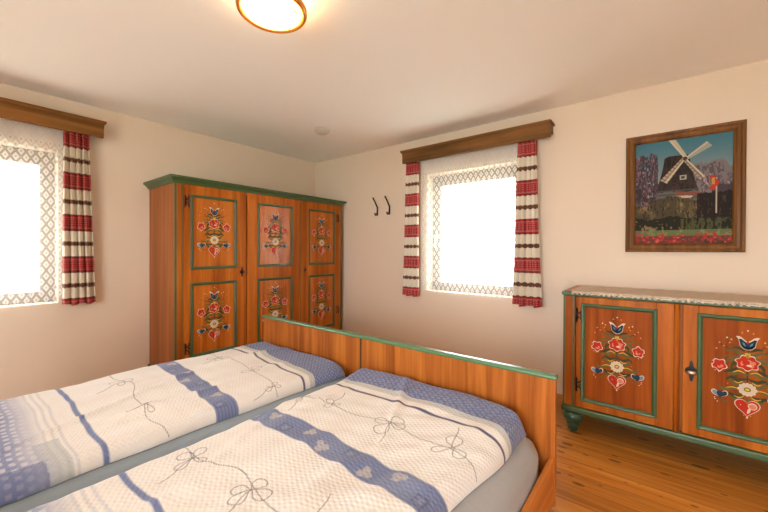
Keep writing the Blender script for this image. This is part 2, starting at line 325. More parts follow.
# ------------------------------------------------------------------ flower painting (surface pattern of the panels)
def motif():
    """list of (material key, polygon [(u,v)], layer); u,v in a frame about 1 wide and 1.75 high, centred on 0"""
    L = []
    def stroke(pts, wmax, key, layer=1, taper=(0.15, 0.1)):
        # smooth polyline through pts, tapered
        P = [np.array(p, float) for p in pts]; Q = []
        n = len(P)
        for i in range(n-1):
            p0 = P[max(i-1,0)]; p1 = P[i]; p2 = P[i+1]; p3 = P[min(i+2,n-1)]
            for s in np.linspace(0, 1, 6, endpoint=(i == n-2)):
                Q.append(.5*((2*p1)+(-p0+p2)*s+(2*p0-5*p1+4*p2-p3)*s*s+(-p0+3*p1-3*p2+p3)*s**3))
        Q = np.array(Q); N = len(Q); lf = []; rt = []
        for i in range(N):
            d = Q[min(i+1,N-1)]-Q[max(i-1,0)]; d /= (np.hypot(*d)+1e-9); nn = np.array([-d[1], d[0]])
            s = i/(N-1); wd = wmax*.68*max(taper[0] if s < .5 else taper[1], math.sin(PI*min(1, s*.9+.08))**.8)
            lf.append(Q[i]+nn*wd); rt.append(Q[i]-nn*wd)
        for i in range(N-1): L.append((key, [lf[i], lf[i+1], rt[i+1], rt[i]], layer))
    def blob(c, rx, ry, key, layer, n=20, lob=0, amp=0, rot=0):
        L.append((key, [(c[0]+(rx*(1+amp*math.cos(lob*a)))*math.cos(a+rot), c[1]+(ry*(1+amp*math.cos(lob*a)))*math.sin(a+rot)) for a in [2*PI*k/n for k in range(n)]], layer))
    def petal(c, ang, ln, wd, key, layer):
        pts = []
        for k in range(12):
            a = 2*PI*k/12; x = ln/2*(1-math.cos(a)); y = wd/2*math.sin(a)*(0.55+.45*x/ln*2*.7)
            pts.append((c[0]+x*math.cos(ang)-y*math.sin(ang), c[1]+x*math.sin(ang)+y*math.cos(ang)))
        L.append((key, pts, layer))
    def dot(x, y, r=.014, key='cream', layer=5): blob((x, y), r, r, key, layer, 8)
    for s in (-1, 1):
        # leaves: dark green scrolls
        stroke([(0, .02), (s*.14, .06), (s*.28, .0), (s*.36, .06)], .05, 'leaf')
        stroke([(0, -.05), (s*.16, -.10), (s*.30, -.06), (s*.40, -.14)], .05, 'darkleaf')
        stroke([(0, .46), (s*.12, .44), (s*.24, .50), (s*.40, .47)], .045, 'leaf')
        stroke([(s*.05, .50), (s*.16, .56), (s*.28, .56)], .04, 'darkleaf')
        stroke([(s*.02, .40), (s*.18, .37), (s*.30, .39), (s*.46, .34)], .03, 'leaf')
        stroke([(s*.10, .30), (s*.26, .22), (s*.30, .10)], .05, 'darkleaf')
        stroke([(s*.06, -.14), (s*.2, -.2), (s*.3, -.14), (s*.34, -.05)], .045, 'leaf')
        stroke([(s*.10, -.30), (s*.28, -.28), (s*.44, -.33), (s*.56, -.26)], .045, 'leaf')
        stroke([(s*.08, -.42), (s*.24, -.44), (s*.34, -.38)], .06, 'darkleaf')
        stroke([(0, -.46), (s*.10, -.52), (s*.24, -.50), (s*.30, -.44)], .05, 'leaf')
        stroke([(s*.30, -.44), (s*.42, -.40), (s*.50, -.48)], .03, 'darkleaf')
        stroke([(s*.24, .58), (s*.34, .66), (s*.38, .74)], .014, 'darkleaf')
        stroke([(s*.30, .50), (s*.44, .56), (s*.52, .62)], .014, 'darkleaf')
        for (dx, dy, k) in ((.38, .75, 'cream'), (.52, .63, 'pink'), (.44, .57, 'pink'), (.33, .65, 'orange'), (.30, .72, 'yellow'), (.58, .5, 'pink')): dot(s*dx, dy, .018, k)
        # side red flowers with pale outline
        c = (s*.52, .16)
        blob(c, .140, .125, 'cream', 2, 30, 5, .16, .3*s)
        blob(c, .125, .108, 'red', 3, 30, 5, .14, .3*s)
        blob((c[0]-s*.01, c[1]-.02), .06, .05, 'pink', 4, 12, 3, .2)
        blob((c[0]+s*.01, c[1]+.01), .04, .04, 'red', 5, 10)
        for k in range(5): a = .3+k*.5; dot(c[0]+s*.15*math.cos(a-1.8), c[1]+.15*math.sin(a-1.8), .010, 'cream')
        # lower blue tulips
        c = (s*.50, -.50)
        petal(c, PI/2+s*.9, .18, .12, 'cream', 2); petal(c, PI/2+s*.9, .16, .10, 'blue', 3)
        petal(c, PI/2-s*1.0, .20, .12, 'cream', 2); petal(c, PI/2-s*1.0, .18, .09, 'pale', 3)
        petal((c[0], c[1]-.03), PI/2-s*.1, .15, .13, 'blue', 4)
        stroke([(c[0]-s*.02, c[1]-.05), (s*.42, -.60), (s*.34, -.56)], .025, 'leaf')
        for a in (.5, 1.1, 1.7): dot(c[0]+s*.11*math.sin(a), c[1]-.03-.10*abs(math.cos(a)), .012, 'cream')
        dot(s*.2, .27, .012, 'yellow'); dot(s*.36, -.2, .012, 'orange'); dot(s*.12, -.6, .012, 'yellow')
    for s in (-1, 1):
        for p_ in ([(s*.04, .05), (s*.16, .09), (s*.27, .04)], [(s*.06, -.42), (s*.16, -.46), (s*.25, -.43)], [(s*.08, -.11), (s*.17, -.16), (s*.25, -.13)], [(s*.14, -.285), (s*.27, -.265), (s*.40, -.305)]): stroke(p_, .014, 'yellow', 2)
        stroke([(s*.20, .31), (s*.33, .30), (s*.40, .22)], .04, 'leaf'); stroke([(s*.18, .14), (s*.30, .08), (s*.44, .02)], .045, 'darkleaf')
    # stem
    stroke([(0, .72), (.015, .5), (0, .2), (0, -.2), (0, -.5)], .03, 'darkleaf', 0)
    # top blue tulip
    for s in (-1, 1):
        wing = [(0, .53), (.08, .55), (.14, .61), (.155, .69), (.18, .76), (.215, .80), (.16, .805), (.11, .785), (.05, .73), (0, .70)]
        inner = [(0, .54), (.075, .56), (.13, .615), (.145, .69), (.165, .745), (.12, .755), (.05, .705), (0, .675)]
        L.append(('cream', [(s*x, y) for x, y in wing], 2)); L.append(('blue', [(s*x, y) for x, y in inner], 3))
        L.append(('pale', [(s*x, y) for x, y in ((.03, .60), (.08, .63), (.10, .69), (.06, .67))], 4))
        dot(s*.10, .88, .018, 'orange')
    dot(0, .93, .018, 'cream'); petal((0, .66), PI/2, .06, .05, 'red', 4)
    stroke([(0, .58), (-.08, .60), (-.12, .66)], .03, 'leaf', 3); stroke([(0, .58), (.08, .60), (.12, .66)], .03, 'leaf', 3)
    # central rose with yellow flame
    blob((0, .27), .215, .155, 'cream', 2, 40, 7, .12, .2); blob((0, .27), .20, .138, 'red', 3, 40, 7, .10, .2)
    blob((.05, .26), .09, .075, 'pink', 4, 24, 4, .2, .4); blob((-.03, .28), .07, .06, 'red', 5, 16)
    blob((-.10, .25), .03, .05, 'pink', 4, 10); blob((.03, .22), .05, .02, 'cream', 6, 10)
    for a in (-.35, 0, .35): petal((0, .36), PI/2-a, .12, .045, 'yellow', 5)
    # daisy
    for k in range(12): a = 2*PI*k/12; petal((.05*math.cos(a), -.27+.035*math.sin(a)), a, .135-.03*abs(math.sin(a)), .08, 'cream', 3)
    blob((0, -.27), .065, .045, 'leaf', 4, 14); blob((0, -.27), .04, .026, 'yellow', 5, 12)
    # heart, half red, half pink
    def heart(cx, cy, sc_, key, layer, half=None):
        pts = []
        for k in range(40):
            a = 2*PI*k/40; x = 16*math.sin(a)**3/17; y = (13*math.cos(a)-5*math.cos(2*a)-2*math.cos(3*a)-math.cos(4*a))/17
            if half: x = x if x*half > 0 else 0
            pts.append((cx+x*sc_, cy+y*sc_*.85))
        L.append((key, pts, layer))
    heart(0, -.63, .25, 'cream', 2); heart(-.0, -.63, .232, 'red', 3)
    blob((.095, -.60), .085, .07, 'cream', 4, 16); blob((.095, -.605), .068, .052, 'pink', 5, 16); stroke([(.05, -.64), (.03, -.70), (0, -.76)], .04, 'cream', 5)
    dot(0, -.84, .02); dot(-.06, -.80, .010, 'yellow'); dot(.06, -.80, .010, 'yellow')
    return L
MOTIF = motif()
def painted_panel(parent, org, ux, n, uw, z0, z1, th, mw, mh, pm=None):
    """panel slab centred at org (uses z0..z1), painting on its face along n"""
    m = MB(); ux = Vector(ux); n = Vector(n); up = Vector((0,0,1)); c = Vector(org)
    a = c-ux*uw/2; b = c+ux*uw/2; bk = -n*th
    def P(p, z, off): q = p+off; return (q.x, q.y, z)
    vs = [P(a, z0, bk), P(b, z0, bk), P(b, z1, bk), P(a, z1, bk), P(a, z0, n*0), P(b, z0, n*0), P(b, z1, n*0), P(a, z1, n*0)]
    m.add(vs, [(0,3,2,1),(4,5,6,7),(0,1,5,4),(1,2,6,5),(2,3,7,6),(3,0,4,7)], 0)
    zc = (z0+z1)/2+.010; flip = 1 if ux.cross(up).dot(n) > 0 else -1
    for key, poly, lay in MOTIF:
        off = n*(.0006+lay*.00035)
        pts = [P(c+ux*(p[0]*mw*flip), zc+p[1]*mh, off) for p in poly]
        m.add(pts, [tuple(range(len(pts)))], 1+PK.index(key))
    return m.build('painted_panel', [pm or M_panel]+[PT[k] for k in PK], parent, fix=False)
def moulding(parent, org, ux, n, uw, z0, z1, wd=.020, dp=.012, mt=None):
    """green picture-frame moulding around a panel"""
    ux = Vector(ux); n = Vector(n); c = Vector(org); m = MB()
    prof = [(0, 0), (0, dp*.7), (wd*.25, dp), (wd*.6, dp*.9), (wd, dp*.25), (wd, 0)]   # inset from outer edge, height
    rings = []
    for ins, h in prof:
        u = uw/2-ins; zz0 = z0+ins; zz1 = z1-ins
        rings.append([c-ux*u+n*h+Vector((0,0,zz0-c.z)), c+ux*u+n*h+Vector((0,0,zz0-c.z)), c+ux*u+n*h+Vector((0,0,zz1-c.z)), c-ux*u+n*h+Vector((0,0,zz1-c.z))])
    vs = [p for r in rings for p in r]; fs = []
    for j in range(len(rings)-1):
        for k in range(4): fs.append((j*4+k, j*4+(k+1) % 4, (j+1)*4+(k+1) % 4, (j+1)*4+k))
    m.add(vs, fs, 0); return m.build('panel_moulding', mt or M_green, parent)
def hinge(parent, org, ux, n, z):
    """black wrought hinge: pin and two curled leaves"""
    m = MB(); ux = Vector(ux); n = Vector(n); o = Vector(org); o.z = z; up = Vector((0,0,1))
    m.tube([o+n*.006-up*.035, o+n*.006+up*.035], .006)
    m.tube([o+n*.006-up*.048, o+n*.006-up*.041, o+n*.006-up*.035], [.002,.007,.005]); m.tube([o+n*.006+up*.048, o+n*.006+up*.041, o+n*.006+up*.035], [.002,.007,.005])
    for s in (-1, 1):
        m.tube([o+n*.004+up*s*.012+ux*.002, o+n*.004+ux*.018+up*s*.016, o+n*.004+ux*.030+up*s*.034, o+n*.004+ux*.024+up*s*.05], [.005,.005,.004,.003])
        m.tube([o+n*.004+ux*.02, o+n*.004+ux*.04], [.006,.003])
    return m.build('hinge', M_iron, parent)
def escutcheon(parent, org, ux, n, z, name='key_handle', m1=None, sc_=1):
    m = MB(); ux = Vector(ux); n = Vector(n); o = Vector(org); o.z = z; up = Vector((0,0,1)); k = sc_
    pts = []
    for i in range(24):
        a = 2*PI*i/24; r = (.020+.006*math.cos(4*a))*k; pts.append(o+ux*(r*.75*math.sin(a))+up*(r*1.6*math.cos(a)))
    vs = [p+n*.001 for p in pts]+[p+n*.004 for p in pts]
    m.add(vs, [tuple(range(24)), tuple(range(24,48))]+[(i, (i+1) % 24, (i+1) % 24+24, i+24) for i in range(24)])
    m.tube([o+n*.003, o+n*.022*k], [.005*k, .004*k], mi=1)
    m.tube([o+n*.020*k-ux*.014*k, o+n*.024*k-ux*.007*k, o+n*.024*k+ux*.007*k, o+n*.020*k+ux*.014*k], [.004*k,.0075*k,.0075*k,.004*k], mi=1)
    return m.build(name, [M_iron, m1 or M_brassold], parent)

# ------------------------------------------------------------------ wardrobe against the left wall
WY0, WY1, WD, WZ = -1.972, -.076, .577, 1.824
wr = thing('wardrobe', (.29, (WY0+WY1)/2, 0), 'tall three-door orange wooden wardrobe with painted flower panels and green cornice, against the left wall', 'wardrobe')
m = MB(); m.box(.012, .035, WY0, WY1, .11, WZ-.05)                           # back
m.box(.035, WD-.024, WY0, WY0+.022, .11, WZ-.05); m.box(.035, WD-.024, WY1-.022, WY1, .11, WZ-.05)
m.box(.035, WD-.03, WY0+.022, WY1-.022, .11, .14); m.box(.035, WD-.03, WY0+.022, WY1-.022, WZ-.085, WZ-.05)
m.build('body', M_side, wr)
m = MB()
m.box(WD-.024, WD, WY0, WY0+.066, .17, WZ-.050); m.box(WD-.024, WD, WY1-.04, WY1, .17, WZ-.050)
m.box(WD-.024, WD, WY0+.066, WY1-.04, WZ-.082, WZ-.050)
m.build('front_frame', M_door, wr, .002)
for a, b in ((WY0-.003, WY0+.014), (WY1-.012, WY1+.003), (WY0+.050, WY0+.058)):
    MB().box(WD-.003 if b < WY0+.02 or b > WY1 else WD, WD+.004, a, b, .17, WZ-.055).build('green_strip', M_green, wr, .002)
def cornice(m, xa, ya, yb, z1, steps):
    for (o, za, zb) in steps: m.box(.012, xa+o, ya-o, yb+min(o, .045), za+z1, zb+z1)
m = MB(); prof = [(0.0, -.058), (.012, -.055), (.016, -.044), (.036, -.024), (.050, -.018), (.050, 0.0)]
vs = []; fs = []
for o, dz in prof: vs += [(.012, WY0-o, WZ+dz), (WD+o, WY0-o, WZ+dz), (WD+o, WY1+o*.9, WZ+dz), (.012, WY1+o*.9, WZ+dz)]
for j in range(len(prof)-1):
    for k in range(4): fs.append((j*4+k, j*4+(k+1) % 4, j*4+4+(k+1) % 4, j*4+4+k))
fs += [(3,2,1,0), tuple((len(prof)-1)*4+k for k in range(4))]
m.add(vs, fs); m.build('cornice', M_green, wr, .002)
m = MB(); m.box(.012, WD+.018, WY0-.018, WY1+.018, .11, .17); m.build('base_moulding', M_green, wr, .008)
for fx in (.09, WD-.06):
    for fy in (WY0+.07, WY1-.07):
        MB().lathe((fx, fy, 0), [(.02, 0), (.03, .01), (.034, .03), (.026, .05), (.048, .075), (.05, .095), (.04, .11)], 24).build('foot', M_greenfoot, wr)
doors = [(-1.904, -1.345, -1.846, -1.447, 'L'), (-1.325, -.706, -1.220, -.815, None), (-.686, -.118, -.583, -.197, 'R')]
for i, (a, b, pa, pb, hs_) in enumerate(doors):
    X = WD+.002
    d = MB(); T0 = WD-.018
    for za, zb in ((.20, .31), (.93, 1.055), (1.68, 1.742)): d.box(T0, X, pa, pb, za, zb)
    d.box(T0, X, a, pa, .20, 1.742); d.box(T0, X, pb, b, .20, 1.742)
    do = d.build('door', M_door, wr, .0025)
    for za, zb in ((.31, .93), (1.055, 1.68)):
        painted_panel(do, (X-.008, (pa+pb)/2, (za+zb)/2), (0,1,0), (1,0,0), pb-pa, za, zb, .006, .218, .270)
        moulding(do, (X-.002, (pa+pb)/2, (za+zb)/2), (0,1,0), (1,0,0), pb-pa+.012, za-.006, zb+.006, .024, .010)
    if hs_ == 'L':
        for z in (1.625, .385): hinge(do, (X, a+.012, 0), (0,1,0), (1,0,0), z)
        escutcheon(do, (X, b-.045, 0), (0,1,0), (1,0,0), 1.01, 'key_handle', M_iron, 1.1)
    if hs_ == 'R':
        for z in (1.61, .49): hinge(do, (X, b-.012, 0), (0,-1,0), (1,0,0), z)
        escutcheon(do, (X, a+.045, 0), (0,1,0), (1,0,0), 1.0, 'key_handle', M_iron, .8)
    if hs_ is None:
        m = MB(); m.box(X, X+.010, a-.016, a+.016, .20, 1.742); m.box(X, X+.010, b-.012, b+.02, .20, 1.742); m.build('cover_strip', M_door, do, .004)
        m = MB(); m.box(X, X+.012, b-.004, b+.003, .20, 1.742);m.build('green_line', M_green, do)

# ------------------------------------------------------------------ sideboard against the back wall
CX0, CX1, CD, CZ, CB = 3.168, 4.36, .545, .949, .143
cb_ = thing('sideboard', ((CX0+CX1)/2, -.27, 0), 'low two-door orange wooden sideboard with painted flower panels and green edges under the windmill picture', 'sideboard')
m = MB(); m.box(CX0+.01, CX1-.01, -.035, -.012, CB+.02, CZ-.03)
m.box(CX0+.01, CX0+.03, -CD+.045, -.035, CB+.02, CZ-.03); m.box(CX1-.03, CX1-.01, -CD+.045, -.035, CB+.02, CZ-.03)
m.box(CX0+.03, CX1-.03, -CD+.045, -.035, CB+.02, CB+.045); m.box(CX0+.03, CX1-.03, -CD+.045, -.035, CZ-.05, CZ-.03)
m.build('body', M_side, cb_)
FY = -CD+.020
for a, b in ((CX0+.012, CX0+.078), (CX1-.078, CX1-.012)): MB().box(a, b, FY, FY+.024, CB+.04, CZ-.028).build('corner_post', M_door, cb_, .002)
for a, b, d in ((CX0+.006, CX0+.016, .01), (CX1-.016, CX1-.006, .01), (CX0+.062, CX0+.072, 0), (CX1-.072, CX1-.062, 0)):
    MB().box(a, b, FY-.004, FY+d, CB+.04, CZ-.028).build('green_strip', M_green, cb_)
m = MB(); m.box(CX0-.002, CX1+.002, -CD-.002, -.012, CZ-.024, CZ-.002); m.box(CX0+.004, CX1-.004, -CD+.010, -.012, CZ-.030, CZ-.024)
m.build('top_edge', M_green, cb_, .007)
m = MB(); m.box(CX0+.02, CX1-.02, -CD+.02, -.013, CZ-.0025, CZ); m.build('top_board', M_doorx, cb_)
m = MB(); m.box(CX0, CX1, -CD, -.012, CB, CB+.040); m.build('base_moulding', M_green, cb_, .010)
for fx in (CX0+.06, CX1-.06):
    for fy in (-CD+.062, -.08):
        MB().lathe((fx, fy, 0), [(.016, 0), (.026, .004), (.032, .022), (.030, .034), (.036, .042), (.040, .052), (.034, .062), (.044, .068), (.058, .082), (.064, .100), (.060, .120), (.046, CB+.001)], 32).build('foot', M_greenfoot, cb_)
for i, (a, b, pa, pb) in enumerate(((3.250, 3.779, 3.286, 3.670), (3.790, 4.278, 3.858, 4.242))):
    Y = FY-.004; z0, z1 = CB+.042, CZ-.032; pz0, pz1 = .238, .868
    d = MB(); d.box(a, pa, Y, FY+.018, z0, z1); d.box(pb, b, Y, FY+.018, z0, z1); d.box(pa, pb, Y, FY+.018, z0, pz0); d.box(pa, pb, Y, FY+.018, pz1, z1)
    do = d.build('door', M_door, cb_, .003)
    painted_panel(do, ((pa+pb)/2, Y+.008, (pz0+pz1)/2), (1,0,0), (0,-1,0), pb-pa, pz0, pz1, .006, .206, .258, M_panel2)
    moulding(do, ((pa+pb)/2, Y+.002, (pz0+pz1)/2), (1,0,0), (0,-1,0), pb-pa+.014, pz0-.008, pz1+.008, .024, .011)
    if i == 0:
        for z in (.795, .335): hinge(do, (a+.006, Y, 0), (1,0,0), (0,-1,0), z)
        m = MB(); m.tube([(3.764, Y-.002, z0), (3.764, Y-.002, z1)], .014, 16); m.build('cover_strip', M_door, do)
    else:
        for z in (.795, .335): hinge(do, (b-.012, Y, 0), (-1,0,0), (0,-1,0), z)
        escutcheon(do, (3.828, Y, 0), (1,0,0), (0,-1,0), .545, 'key_handle', mat('worn_silver', (.65,.58,.48,1), .3, Metallic=.9), 1.45)

MB().box(3.745, 3.83, FY+.019, FY+.04, CB+.045, CZ-.05).build('centre_post', M_side, cb_)
# runner on the sideboard: cloth grid lying on the top, scalloped front edge hanging over
nx, ny = 260, 24; vs = []; fs = []
for j in range(ny+1):
    for i in range(nx+1):
        x = CX0+.055+(CX1-CX0-.10)*i/nx
        sc_ = .007*abs(math.sin(i*PI/6))+.004*math.sin(i*.9)
        L = .47+.008+.016+sc_; s = L*j/ny
        y = -.06-s; z = CZ+.004
        if s > .482: y = -CD-.0065; z = CZ+.004-(s-.482)
        z += .0012*math.sin(i*.3+j)*(1 if s < .47 else 0)
        vs.append((x, y, max(z, CZ-.045)))
for j in range(ny):
    for i in range(nx): a = j*(nx+1)+i; fs.append((a, a+1, a+nx+2, a+nx+1))
o = MB().add(vs, fs, 0, True).build('table_runner', M_runner, origin=((CX0+CX1)/2, -.3, CZ))
sm_ = o.modifiers.new('thick', 'SOLIDIFY'); sm_.thickness = .0015; sm_.offset = 1
tag(o, 'pale beige runner cloth with scalloped edge lying on top of the sideboard', 'table runner')

# ------------------------------------------------------------------ the double bed
BY, BX0, BX1, BJ, BZ = -1.539, 1.168, 3.347, 2.237, .692
BYH = -3.66
bed = thing('double_bed', ((BX0+BX1)/2, -2.6, 0), 'wide double bed of orange wood, footboard of two panels topped by a green moulding', 'bed')
MB().box(BX0+.004, BJ-.010, BY+.003, BY+.026, .13, BZ-.018).build('footboard_panel', M_bed, bed, .002)
MB().box(BJ+.003, BX1-.004, BY, BY+.026, .13, BZ-.018).build('footboard_panel', M_bed, bed, .002)
MB().box(BJ-.0095, BJ+.0025, BY+.0035, BY+.022, .14, BZ-.021).build('joint_shade_strip', M_gapshade, bed)  # near-black strip between the panels; the joint's shade is put into its colour
prof = [(-.006, -.020), (-.010, -.012), (-.006, -.003), (.002, .0), (.024, .0), (.032, -.003), (.036, -.012), (.032, -.020)]
MB().prism([(BY+a, BZ+b) for a, b in prof], 'x', BX0, BX1).build('top_moulding', M_greenbed, bed, .002)
for x0, x1 in ((BX0+.008, BX0+.028), (BX1-.028, BX1-.008)): MB().box(x0, x1, BYH+.026, BY, .155, .335).build('side_rail', M_rail, bed, .004)
MB().box(BX0, BX1, BYH, BYH+.026, .13, .80).build('headboard', M_bed, bed, .002)
m = MB(); m.box(BX0+.04, BX1-.04, BYH+.03, BY-.004, .17, .20); m.build('slatted_base', M_rail, bed)
for x0 in (BX0+.02, BJ-.03, BX1-.08):
    for y0 in (BYH+.03, BY-.064): MB().box(x0, x0+.06, y0, y0+.06, 0, .17).build('leg', M_bed, bed, .004)

def mattress(x0, x1, y0, y1, z0, z1, r, label, sheet, name='mattress'):
    nx, ny = 40, 70; cx, cy = (x0+x1)/2, (y0+y1)/2; hx, hy = (x1-x0)/2, (y1-y0)/2
    bm = bmesh.new(); vs = []; fs = []
    rows = []
    def ring(ins, z):
        n = 120; pts = []
        rr = .07
        for k in range(n):
            a = 2*PI*(k+.5)/n; ca, sa = math.cos(a), math.sin(a)
            p = 14.0
            q = (abs(ca)**p+abs(sa)**p)**(-1/p)
            pts.append((cx+(hx-ins)*ca*q, cy+(hy-ins)*sa*q, z))
        return pts
    prof = [(.01, z0), (0, z0+.02), (0, z1-r)]+[(r*(1-math.cos(t)), z1-r+r*math.sin(t)) for t in (PI/12, PI/6, PI/4, PI/3, PI*5/12)]+[(r, z1), (r+.08, z1+.002), (hx*.6, z1+.004)]
    n = 120
    for ins, z in prof: vs += ring(ins, z)
    for j in range(len(prof)-1):
        for k in range(n): fs.append((j*n+k, j*n+(k+1) % n, (j+1)*n+(k+1) % n, (j+1)*n+k))
    fs += [tuple(range(n)), tuple((len(prof)-1)*n+k for k in range(n))]
    o = MB().add(vs, fs, 0, True).build(name, sheet, origin=(cx, cy, z0))
    return tag(o, label, 'mattress')
MT = .435
mattress(BX0+.05, BJ-.012, BYH+.03, BY-.004, .202, MT, .055, 'left mattress in a blue-grey fitted sheet, farther from the sideboard', M_sheet)
mattress(BJ-.008, BX1-.033, BYH+.03, BY-.004, .202, MT, .07, 'right mattress in a grey fitted sheet, its side showing above the bed rail', M_sheet2)

# duvets: dense grids with printed colour
rng = np.random.RandomState(3)
def waves(X, Y, seeds, amp, fmin, fmax, aniso=None):
    r = np.random.RandomState(seeds); Z = np.zeros_like(X)
    for k in range(14):
        a = r.uniform(0, 2*PI) if aniso is None else r.normal(aniso, .35)
        f = r.uniform(fmin, fmax)*2*PI; Z += np.sin(f*(X*math.cos(a)+Y*math.sin(a))+r.uniform(0, 6.28))/14**.5*r.uniform(.4, 1)
    return Z*amp
def seg_dist(A, B, pts):
    D = np.full(A.shape, 9.0)
    for (a0, b0), (a1, b1) in zip(pts[:-1], pts[1:]):
        mna, mxa, mnb, mxb = min(a0, a1)-.02, max(a0, a1)+.02, min(b0, b1)-.02, max(b0, b1)+.02
        I = (A > mna) & (A < mxa) & (B > mnb) & (B < mxb)
        if not I.any(): continue
        dx, dy = a1-a0, b1-b0; L2 = dx*dx+dy*dy+1e-12
        t = np.clip(((A[I]-a0)*dx+(B[I]-b0)*dy)/L2, 0, 1)
        D[I] = np.minimum(D[I], np.hypot(A[I]-a0-t*dx, B[I]-b0-t*dy))
    return D
def flower(cx, cy, r, n=5, rot=0):
    pts = []
    rq = np.random.RandomState(int(abs(cx*977+cy*331)*10) % 9999)
    for k in range(n):
        a0 = rot+2*PI*k/n+rq.uniform(-.35, .35); rk = r*rq.uniform(.55, 1.25); wk = rq.uniform(.35, .75)
        for t in np.linspace(0, 2*PI, 16):
            rr = rk*(1-math.cos(t))/2; aa = a0+wk*math.sin(t)
            pts.append((cx+rr*math.cos(aa), cy+rr*math.sin(aa)))
    return pts
def spine(b0, s, n=60, am=.02): return [(.02+.96*i/n, b0+am*math.sin(7*i/n+s)+am*.5*math.sin(19*i/n+s*2)) for i in range(n+1)]
def make_duvet(x0, x1, y1, y0, T, seed, bs, label, corner, farT, skew, tl, tr):
    W, Ln = x1-x0, y1-y0; NA, NB = 300, 600
    a = np.linspace(0, 1, NA); b = np.linspace(0, 1, NB)
    A, B = np.meshgrid(a, b)            # rows along b (from far end)
    s = 2*A-1; tt = 2*B-1
    # arc-like parametrisation toward the edges
    ex = .055/W*2; ey = .06/Ln*2
    def edge(p, e):                     # returns position in -1..1 and roll height factor 0..1
        q = np.abs(p); th = np.clip((q-(1-2.0*e))/(2.0*e), 0, 1)*PI/2
        pos = np.where(q < 1-2*e, q*(1-e)/(1-2*e), (1-e)+e*np.sin(th))
        return np.sign(p)*pos, np.cos(th)
    px, hx = edge(s, ex); py, hy = edge(tt, ey)
    hgt = np.minimum(hx, hy)*.0+(hx**1.0)*(hy**1.0)
    # rounded plan corners
    X = x0+W*(px+1)/2; Y = y1-Ln*(py+1)/2
    cr = corner
    AM, BM = A*W, B*Ln
    dxm = np.minimum(X-x0, x1-X); dyf = y1-Y
    sh = np.clip(1-dxm/cr, 0, 1)**2.2*cr*.30*np.clip(1-dyf/.5, 0, 1)
    Y = Y-sh
    tp_ = np.clip((BM-.12)/.55, 0, 1); X = X+tl*tp_*(1-A)-tr*tp_*A
    thick = T+(farT-T)*np.exp(-((BM-.10)/.20)**2)
    soft = .78+.22*np.clip(np.minimum(np.minimum(AM, W-AM)/.16, np.minimum(BM, 3)/.12), 0, 1)**.6
    wr_ = waves(AM, BM, seed, .007, .8, 2.4)+waves(AM, BM, seed+1, .0032, 3, 7, aniso=.5)+waves(AM, BM, seed+5, .0014, 8, 15, aniso=1.2)
    # long folds that run along the bed toward the far end
    fold = np.zeros_like(AM)
    r2 = np.random.RandomState(seed+9)
    for k in range(11):
        c0 = r2.uniform(.1, .9)*W; an = r2.uniform(-.5, .5); bc = r2.uniform(.1, 1.3); ln = r2.uniform(.15, .35); wdt = r2.uniform(.020, .045)
        fold += r2.uniform(.007, .015)*np.exp(-((AM-c0-an*(BM-bc))/wdt)**2)*np.exp(-((BM-bc)/ln)**2)
    ser = np.where(BM < .26, .0018*np.sin(BM*2*PI/.024)*np.sin(AM*2*PI/.028+np.floor(BM/.012)*PI), 0)
    Z = MT+.006+hgt*(thick*soft+wr_+fold+ser)
    edge_w = waves(AM, BM, seed+20, .010, 1, 3)
    X = X+edge_w*np.abs(px)**6; Y = Y+edge_w*np.abs(py)**10*.5
    Y = np.minimum(Y, BY-.006-.0*Y)
    # ---- print
    wob = .005*np.sin(AM*9+seed)+.002*np.sin(AM*23)
    b_ = BM+skew*(AM-W/2)*(1-np.clip((BM-.9)/.25, 0, 1))+wob
    def band(lo, hi, e=.004): return np.clip((b_-lo)/e+.5, 0, 1)*np.clip((hi-b_)/e+.5, 0, 1)
    r3 = np.random.RandomState(seed+30); nz = r3.rand(NB, NA)
    cream = np.array([.82,.82,.81]); warm = np.array([.77,.74,.69]); col = np.empty(A.shape+(3,)); 
    pat = .5+.5*np.sin(AM*2*PI/.16+seed)*np.sin(b_*2*PI/.5)
    col[:] = cream; col += (warm-cream)*(pat*.5+.3*nz)[..., None]
    blue = np.array([.135,.18,.36]); lt = np.array([.34,.40,.55]); grey = np.array([.42,.47,.50]); line = np.array([.085,.09,.165])
    def put(mask, c): col[mask] = col[mask]*(1-1)+c
    def mixm(wt, c): col[:] = col*(1-wt[..., None])+np.array(c)*wt[..., None]
    dash = ((np.sin(AM*2*PI/.028+np.floor(b_/.0125)*PI) > .35) & (np.sin(b_*2*PI/.0125) > -.3))
    far = band(-1, bs['far']); mixm(far, blue); mixm(far*dash*.62, (.42,.47,.60))
    g2 = band(bs['far'], bs['far']+.035); mixm(g2*.75, grey); mixm(g2*dash*.7, (.66,.62,.56))
    mixm(band(bs['l1'], bs['l1']+.014), line)
    st0, st1 = bs['s0'], bs['s1']; sf = band(st0, st1); mixm(sf, np.array([.135,.175,.34]))
    mixm(sf*np.clip(np.sin(b_*2*PI/.014)+.2, 0, 1)*.28, lt); mixm(sf*np.clip(np.sin(AM*2*PI/.31+seed)-.3, 0, 1)*.35, lt)
    ctr = (st0+st1)/2
    for k in range(9):
        ca = .07+k*(W-.12)/8.5; cbk = ctr+.018*(-1)**k
        if k % 3 == 2:
            q = np.maximum(np.abs(AM-ca), np.abs(b_-cbk)); mixm(((q < .024) & (q > .018)).astype(float)*.5*sf, (.08,.09,.17)); mixm((q < .010).astype(float)*.4*sf, lt)
        else:
            th_ = np.arctan2(b_-cbk, AM-ca); rr = np.hypot(AM-ca, b_-cbk)
            mixm(((rr < .028*(.45+.55*np.abs(np.cos(1.5*th_+k))))).astype(float)*sf*.6, (.60,.56,.50))
    n0 = bs['n']
